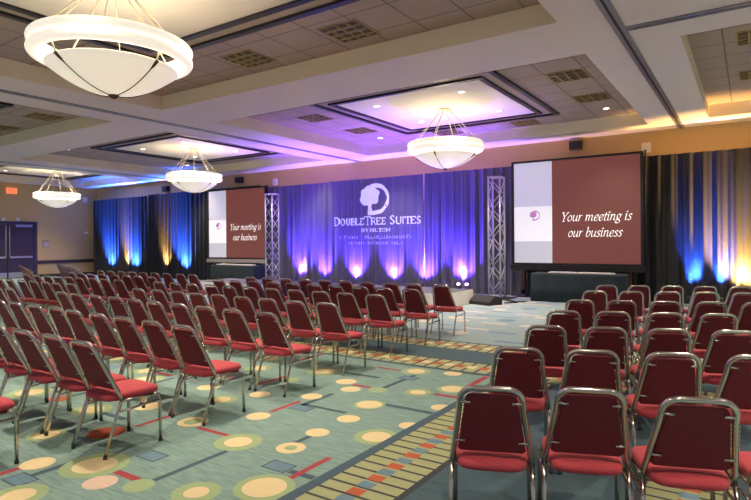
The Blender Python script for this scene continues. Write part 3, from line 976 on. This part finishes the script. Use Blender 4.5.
# ------------------------------------------------------------------ pendants
def make_pendant(x, y, label, drop=0.0):
    t = thing('pendant_light', label, 'pendant light', (x, y, 0), 0, 'alabaster bowl pendants in the ceiling trays')
    mb = MB(); mb.lathe([(0, 4.69), (.13, 4.69), (.15, 4.70), (.15, 4.728), (0, 4.728)], 32); mb.build('canopy', M['rod'], t)
    # two-lobed ring
    prof = []
    for (zc) in (3.795 - drop, 3.915 - drop):
        for k in range(9):
            a = -pi / 2 + pi * k / 8
            prof.append((.838 + .065 * cos(a), zc + .060 * sin(a)))
    prof += [(r_, z_ - drop) for (r_, z_) in ((.80, 3.972), (.765, 3.95), (.765, 3.755), (.80, 3.735))]
    mb = MB(); mb.lathe(prof, 64, closed=True); mb.build('glass_ring', M['glass_ring'], t)
    # bowl with thickness
    out = [(0.0, 3.350 - drop)]
    for k in range(1, 13):
        a = k / 12
        out.append((.725 * a ** .92, 3.350 - drop + .310 * a ** 1.75))
    inn = [(r * .97, z + .018) for (r, z) in reversed(out[1:])] + [(0, 3.372 - drop)]
    mb = MB(); mb.lathe(out + inn, 64); mb.build('glass_bowl', M['glass'], t)
    mb = MB(); mb.lathe([(0, 3.31), (.03, 3.315), (.06, 3.342), (.065, 3.36), (0, 3.365)], 20, (0, 0, -drop)); mb.build('finial', M['bronze'], t)
    for k in range(4):
        a = k * pi / 2 + radians(7)
        mb = MB()
        mb.tube([(r * 1.012 * cos(a), r * 1.012 * sin(a), z - .004) for (r, z) in out[1:]], [.007] * 10 + [.018, .022], 6)
        mb.build('strap', M['bronze'], t)
        mb = MB(); mb.tube([(.10 * cos(a), .10 * sin(a), 4.70), (.80 * cos(a), .80 * sin(a), 3.97 - drop), (.755 * cos(a), .755 * sin(a), 3.74 - drop), (.72 * cos(a), .72 * sin(a), 3.65 - drop)], .011, 6)
        mb.build('rod', M['rod'], t)
        b = a + pi / 4
        mb = MB(); mb.tube([(.10 * cos(b), .10 * sin(b), 4.70), (.80 * cos(b), .80 * sin(b), 3.94 - drop)], .006, 6)
        mb.build('cable', M['rod'], t)
    d = bpy.data.lights.new('bulb', 'POINT'); d.color = WARM; d.energy = 24; d.shadow_soft_size = .18
    o = bpy.data.objects.new('bulb', d); col.objects.link(o); o.location = (0, 0, 3.66 - drop); o.parent = t
    return t
make_pendant(-6.31, 3.82, 'nearest and largest-looking bowl pendant at top left')
make_pendant(-6.03, 12.0, 'bowl pendant hanging in front of the centre drape, right of the middle', .04)
make_pendant(-15.4, 12.15, 'bowl pendant hanging above and left of the far screen', .09)
make_pendant(-24.6, 12.3, 'farthest bowl pendant, near the doors at the left wall', .22)

# ------------------------------------------------------------------ recessed downlights
def downlight(x, y, z, label, power=CAN_POWER, size=92):
    t = thing('recessed_downlight', label, 'downlight', (x, y, z), 0, 'recessed downlights in the ceiling')
    mb = MB(); mb.lathe([(.065, -.004), (.095, -.010), (.10, -.001), (.065, -.001)], 20, closed=True); mb.build('trim_ring', M['white'], t)
    mb = MB(); mb.lathe([(0, -.0035), (.064, -.0035)], 20); mb.build('lens', M['lamp'], t, normals=False)
    spot('light', (0, 0, -.03), (0, 0, -1), WARM, power, size, .8, .045, t)
PN = {0: 'nearest pendant', 1: 'centre pendant', 2: 'tray left of the nearest pendant', 3: 'pendant before the far screen', 4: 'farthest pendant', 5: 'right-hand ceiling tray'}
for i, (tx, ty) in enumerate(TRAYS):
    for sx in (-1, 1):
        for sy in (-1, 1):
            downlight(tx + sx * 1.07, ty + sy * 1.05, ZT - .02, '%s %s downlight in the tray of the %s' % ('near' if sy < 0 else 'far', 'left' if sx < 0 else 'right', PN[i]))
    for sx in (-1, 1):
        for sy in (-1, 1):
            downlight(tx + sx * 3.25, ty + sy * 2.4, ZT, '%s %s corner downlight in the tiles around the %s' % ('near' if sy < 0 else 'far', 'left' if sx < 0 else 'right', PN[i]), CAN_POWER * .8)
for (x, y) in ((3.6 - 1.1, 3.7 - 1.05), (3.6 + 1.1, 3.7 + 1.05), (3.6 - 1.1, 3.7 + 1.05), (3.6 + 1.1, 3.7 - 1.05), (3.6 - 3.25, 3.7 + 2.4), (3.6 - 3.25, 3.7 - 2.4)):
    downlight(x, y, ZT, 'downlight above the right-hand chairs, %s %s' % ('far' if y > 3.7 else 'near', 'right' if x > 3.6 else ('left' if x > 1 else 'beam side')))

# louvred ceiling panels
def louvre(x, y, label):
    t = thing('louvred_ceiling_panel', label, 'ceiling panel', (x, y, ZT), 0, 'gold louvred panels in the ceiling tiles')
    s = .355
    mb = MB(); ring_frame(mb, -s, s, -s, s, .03, -.015, -.001); mb.build('frame', M['louver'], t)
    mb = MB(); mb.box(-s + .03, -s + .03, -.006, s - .03, s - .03, -.001); mb.build('backing', M['louver_dark'], t)
    mb = MB()
    for k in range(1, 4):
        u = -s + 2 * s * k / 4
        mb.box(u - .012, -s + .03, -.03, u + .012, s - .03, -.006)
        mb.box(-s + .03, u - .012, -.031, s - .03, u + .012, -.006)
    mb.build('louver', M['louver'], t)
LV = [(-7.17, 6.80, 'gold louvred panel just right of the nearest pendant'), (-5.0, 6.78, 'gold louvred panel at the top centre of the picture'),
      (-2.9, 11.0, 'nearer gold louvred panel right of the centre pendant tray'), (-2.9, 13.0, 'farther gold louvred panel right of the centre pendant tray'),
      (-9.2, 11.0, 'nearer louvred panel left of the centre pendant tray'), (-9.2, 13.0, 'farther louvred panel left of the centre pendant tray'),
      (-7.3, 14.72, 'violet-lit louvred panel behind the centre pendant'), (-5.0, 14.72, 'violet-lit louvred panel beyond the centre tray, right corner'),
      (.17, 10.55, 'nearer gold louvred panel at the right edge of the picture'), (.17, 12.95, 'farther gold louvred panel at the right edge of the picture'),
      (-14.6, 6.95, 'gold louvred panel in the tiles left of the near beam'), (-16.8, 6.95, 'farther left gold louvred panel below the nearest pendant')]
for (x, y, lb) in LV:
    louvre(x, y, lb)

# ------------------------------------------------------------------ wall fittings
def wall_box(name, cat, label, c, s, m, group=None):
    mb = MB()
    x, y, z = c
    a, b, h = s
    mb.box(x - a / 2, y - b / 2, z - h / 2, x + a / 2, y + b / 2, z + h / 2)
    bmesh.ops.bevel(mb.bm, geom=mb.bm.edges[:], offset=min(a, b, h) * .15, segments=2, affect='EDGES')
    return tag(mb.build(name, m), label, cat, group)
def wall_speaker(x, z, label):
    t = thing('wall_speaker', label, 'speaker', (x, YW, z), 0, 'small black speakers high on the back wall')
    mb = MB(); mb.loft([[(-.17, -.02, -.13), (.17, -.02, -.13), (.17, -.02, .13), (-.17, -.02, .13)], [(-.14, -.24, -.12), (.14, -.24, -.12), (.14, -.24, .10), (-.14, -.24, .10)]], smooth=False)
    mb.build('cabinet', M['black'], t)
    mb = MB(); mb.box(-.05, -.02, -.05, .05, 0, .05); mb.build('bracket', M['black'], t)
wall_speaker(-4.08, 4.26, 'small black speaker on the wall above the large screen')
wall_speaker(-17.65, 4.20, 'small black speaker on the wall above the far screen')
wall_speaker(-22.55, 4.12, 'small black speaker on the wall above the left black drapes')
for (x, z, lb) in ((-2.28, 4.02, 'white box on the back wall at the right top of the large screen'), (-15.68, 3.99, 'white box on the back wall left of the violet drapes')):
    wall_box('wall_sensor', 'sensor', lb, (x, YW - .045, z), (.22, .08, .26), M['white'], 'white wall boxes')
wall_box('wall_speaker_grille', 'speaker', 'small white box high on the gold left wall near the corner', (XL + .04, 15.66, 3.86), (.07, .22, .26), M['white'])
wall_box('wall_thermostat', 'thermostat', 'small pale thermostat on the gold left wall by the drapes', (XL + .03, 15.69, 2.16), (.06, .22, .12), M['white'])
wall_box('wall_switch_plate', 'switch plate', 'pale control plate on the wall right of the double doors', (XL + .03, 13.72, 1.56), (.05, .30, .24), M['greymetal'])
wall_box('card_holder', 'card holder', 'thin dark strip above the control plate by the doors', (XL + .03, 13.70, 1.74), (.05, .30, .03), M['black'])
wall_box('door_alarm', 'alarm', 'left small white box above the double doors', (XL + .04, 11.84, 2.74), (.08, .14, .16), M['white'], 'white boxes above the doors')
wall_box('door_alarm', 'alarm', 'right small white box above the double doors', (XL + .04, 12.46, 2.76), (.08, .14, .16), M['white'], 'white boxes above the doors')
t = thing('exit_sign', 'lit red exit sign high above the double doors', 'exit sign', (XL, 12.2, 4.08))
mb = MB(); mb.box(.001, -.22, -.13, .09, .22, .13); mb.build('sign_box', M['exit'], t)
mb = MB()
lines, adv = layout('EXIT', RO)
pen(mb, lines, lambda u, v: (.093, .17 - u * .34 / adv, -.09 + v * .26), .11, .07, 20)
ex = mb.build('lettering', M['exit_red'], t, normals=False)
# seen from the room (+X) the text must run towards +Y
for v in ex.data.vertices:
    v.co.y = -v.co.y

# ------------------------------------------------------------------ banquet chairs
def make_chair(detail):
    t = thing('banquet_chair', 'x', 'chair')
    n = 10 if detail else 6
    # seat cushion: rounded trapezoid lofted with a crown
    def outline(inset, z, N=28):
        r = []
        for k in range(N):
            a = 2 * pi * k / N
            e = .38
            cx_, sy_ = cos(a), sin(a)
            px = (abs(cx_) ** e) * (1 if cx_ >= 0 else -1)
            py = (abs(sy_) ** e) * (1 if sy_ >= 0 else -1)
            y = .015 + py * (.225 - inset)
            hw = .195 + .018 * py - inset
            r.append((px * hw, y, z))
        return r
    mb = MB()
    mb.loft([outline(.02, .392), outline(.002, .402), outline(0, .425), outline(.006, .440), outline(.025, .450), outline(.07, .456), outline(.13, .459)])
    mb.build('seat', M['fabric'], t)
    # tilted plane of the back
    def bk(x, s, off=0.0):      # s = height z, off = forward of the tube plane
        f = (s - .42) / (.866 - .42)
        return (x, -.115 - .205 * f + off, s)
    def hw(z): return .205 - .054 * (z - .42) / .38
    pts = [(-hw(.405), -.112, .405)]
    for z in (.47, .55, .65, .74):
        pts.append(bk(-hw(z), z))
    R = .075
    cx_, cz = hw(.80) - R + .006, .85 - R
    for k in range(0, 7):
        a = pi - k * pi / 2 / 6
        pts.append(bk(-cx_ + R * cos(a), cz + R * sin(a)))
    for k in range(0, 7):
        a = pi / 2 - k * pi / 2 / 6
        pts.append(bk(cx_ + R * cos(a), cz + R * sin(a)))
    for z in (.74, .65, .55, .47):
        pts.append(bk(hw(z), z))
    pts.append((hw(.405), -.112, .405))
    mb = MB(); mb.tube(pts, .0155, n); mb.build('back_frame', M['chrome'], t)
    # back pad
    def pad(inset, off):
        zb, zt = .478 + inset, .818 - inset
        r = []
        prof = [(hw(zb) - .020, zb, .02), (hw(zt) - .020, zt, .035)]
        pb, ptp = hw(zb) - .022 - inset, hw(zt) - .022 - inset
        c = .03
        for (x, z) in ((-pb + .015, zb), (pb - .015, zb), (pb, zb + .015), (ptp + .003, zt - c), (ptp - .008, zt - .008), (ptp - c, zt), (-ptp + c, zt), (-ptp + .008, zt - .008), (-ptp - .003, zt - c), (-pb, zb + .015)):
            r.append(bk(x, z, off))
        return r
    mb = MB(); mb.loft([pad(.006, -.010), pad(0, -.004), pad(0, .022), pad(.012, .034), pad(.04, .038)], smooth=False)
    bp = mb.build('backrest', M['fabric_shaded'], t)
    if detail:
        for z in (.545, .775):
            for sx in (-1, 1):
                mb = MB()
                x1_, x0_ = hw(z) - .004, hw(z) - .050
                a, b = bk(sx * x0_, z, -.015), bk(sx * x1_, z, -.015)
                mb.tube([a, b], [.008, .007], 8)
                mb.tube([(a[0], a[1], a[2]), (a[0] - sx * .002, a[1], a[2])], .010, 8)
                mb.build('clip', M['chrome'], bp)
    # legs
    for sx in (-1, 1):
        mb = MB(); mb.tube([(sx * .205, -.11, .41), (sx * .209, -.155, .30), (sx * .213, -.255, .012)], .0125, n); l = mb.build('leg', M['chrome'], t)
        if detail:
            mb = MB(); mb.tube([(sx * .213, -.253, .0), (sx * .213, -.253, .022)], .016, 8); mb.build('foot', M['black'], l)
        mb = MB(); mb.tube([(sx * .195, .16, .386), (sx * .205, .205, .37), (sx * .210, .213, .34), (sx * .213, .215, .012)], .0125, n); l = mb.build('leg', M['chrome'], t)
        if detail:
            mb = MB(); mb.tube([(sx * .213, .215, .0), (sx * .213, .215, .022)], .016, 8); mb.build('foot', M['black'], l)
        mb = MB(); mb.tube([(sx * .208, -.15, .315), (sx * .211, .213, .335)], .009, 6); mb.build('stretcher', M['chrome'], t)
    mb = MB()
    mb.tube([(-.19, .16, .383), (-.20, -.10, .392)], .011, n); mb.tube([(.19, .16, .383), (.20, -.10, .392)], .011, n)
    mb.tube([(-.19, .15, .380), (.19, .15, .380)], .010, n); mb.tube([(-.19, -.09, .385), (.19, -.09, .385)], .010, n)
    mb.build('seat_frame', M['chrome'], t)
    return t

chair_near = make_chair(True)
chair_far = make_chair(False)
used = {True: False, False: False}
def place(x, y, rz, label, group, detail):
    src = chair_near if detail else chair_far
    c = copy_tree(src) if used[detail] else src
    used[detail] = True
    c.location = (x, y, 0)
    c.rotation_euler = (0, 0, rz)
    c['label'] = label
    c['group'] = group
    return c

def rowname(r, n):
    return 'front row' if r == 1 else '%s row from the stage' % ORD[r]

# middle block: rows from the stage; (x of aisle chair, y, row drift, number)
ROWS_A = [(-4.33, 8.72, 0.0, 10), (-4.32, 7.74, .012, 10), (-4.30, 6.72, .012, 11), (-4.22, 5.54, .022, 9), (-4.19, 4.51, .024, 10), (-4.16, 3.49, .024, 9), (-4.14, 2.56, .024, 5)]
for r, (x0, y0, dy, n) in enumerate(ROWS_A, 1):
    for j in range(n):
        jx, jy, jr = rnd.uniform(-.012, .012), rnd.uniform(-.02, .02), rnd.uniform(-.03, .03)
        place(x0 - .5 * j + jx, y0 - .03 + dy * j + jy, jr, 'red chair, %s from right in %s, middle block' % (ORD[j + 1], rowname(r, 7)), 'red chairs of the middle block', r >= 5)
place(-4.62, 1.69, .02, 'red chair cut off by the left picture edge, nearest the camera, middle block', 'red chairs of the middle block', True)

# left block beyond the second aisle
ROWS_B = [(-10.75, 8.72, 9), (-10.9, 7.74, 8), (-10.55, 6.75, 9), (-10.35, 5.70, 8), (-10.3, 4.66, 3)]
for r, (x0, y0, n) in enumerate(ROWS_B, 1):
    for j in range(n):
        jy, jr = rnd.uniform(-.02, .02), rnd.uniform(-.03, .03)
        place(x0 - .5 * j, y0 + .012 * j + jy, jr, 'red chair, %s from right in %s, block beyond the aisle' % (ORD[j + 1], rowname(r, 5)), 'red chairs of the block left of the aisle', False)

# far left block, angled towards the stage
ANG = radians(20.7)
ROWS_C = [(-15.9, 8.9, 11), (-16.6, 7.9, 10), (-17.1, 6.9, 8)]
for r, (x0, y0, n) in enumerate(ROWS_C, 1):
    for j in range(n):
        place(x0 - .56 * j * cos(ANG), y0 + .56 * j * sin(ANG), -ANG, 'red chair, %s from right in %s, angled far left block' % (ORD[j + 1], rowname(r, 3)), 'red chairs of the far left block', False)

# right block, angled the other way
ROWS_D = [(-1.93, 9.55, 5), (-1.86, 8.42, 5), (-1.73, 7.03, 5), (-1.60, 5.86, 4), (-1.45, 4.74, 4), (-1.31, 3.67, 4), (-1.09, 2.60, 4)]
for r, (x0, y0, n) in enumerate(ROWS_D, 1):
    for j in range(n):
        jr = rnd.uniform(-.025, .025)
        ex, ey = ((.015, 0), (-.01, .06), (.0, -.02), (0, 0))[j] if r == 7 else (0, 0)
        x = x0 + .482 * j * cos(ANG) - .325 * sin(ANG) + ex
        y = y0 + .482 * j * sin(ANG) + .325 * cos(ANG) + ey
        place(x, y, ANG + jr, 'red chair, %s from left in %s, right-hand block' % (ORD[j + 1], rowname(r, 7)), 'red chairs of the right-hand block', r >= 4)
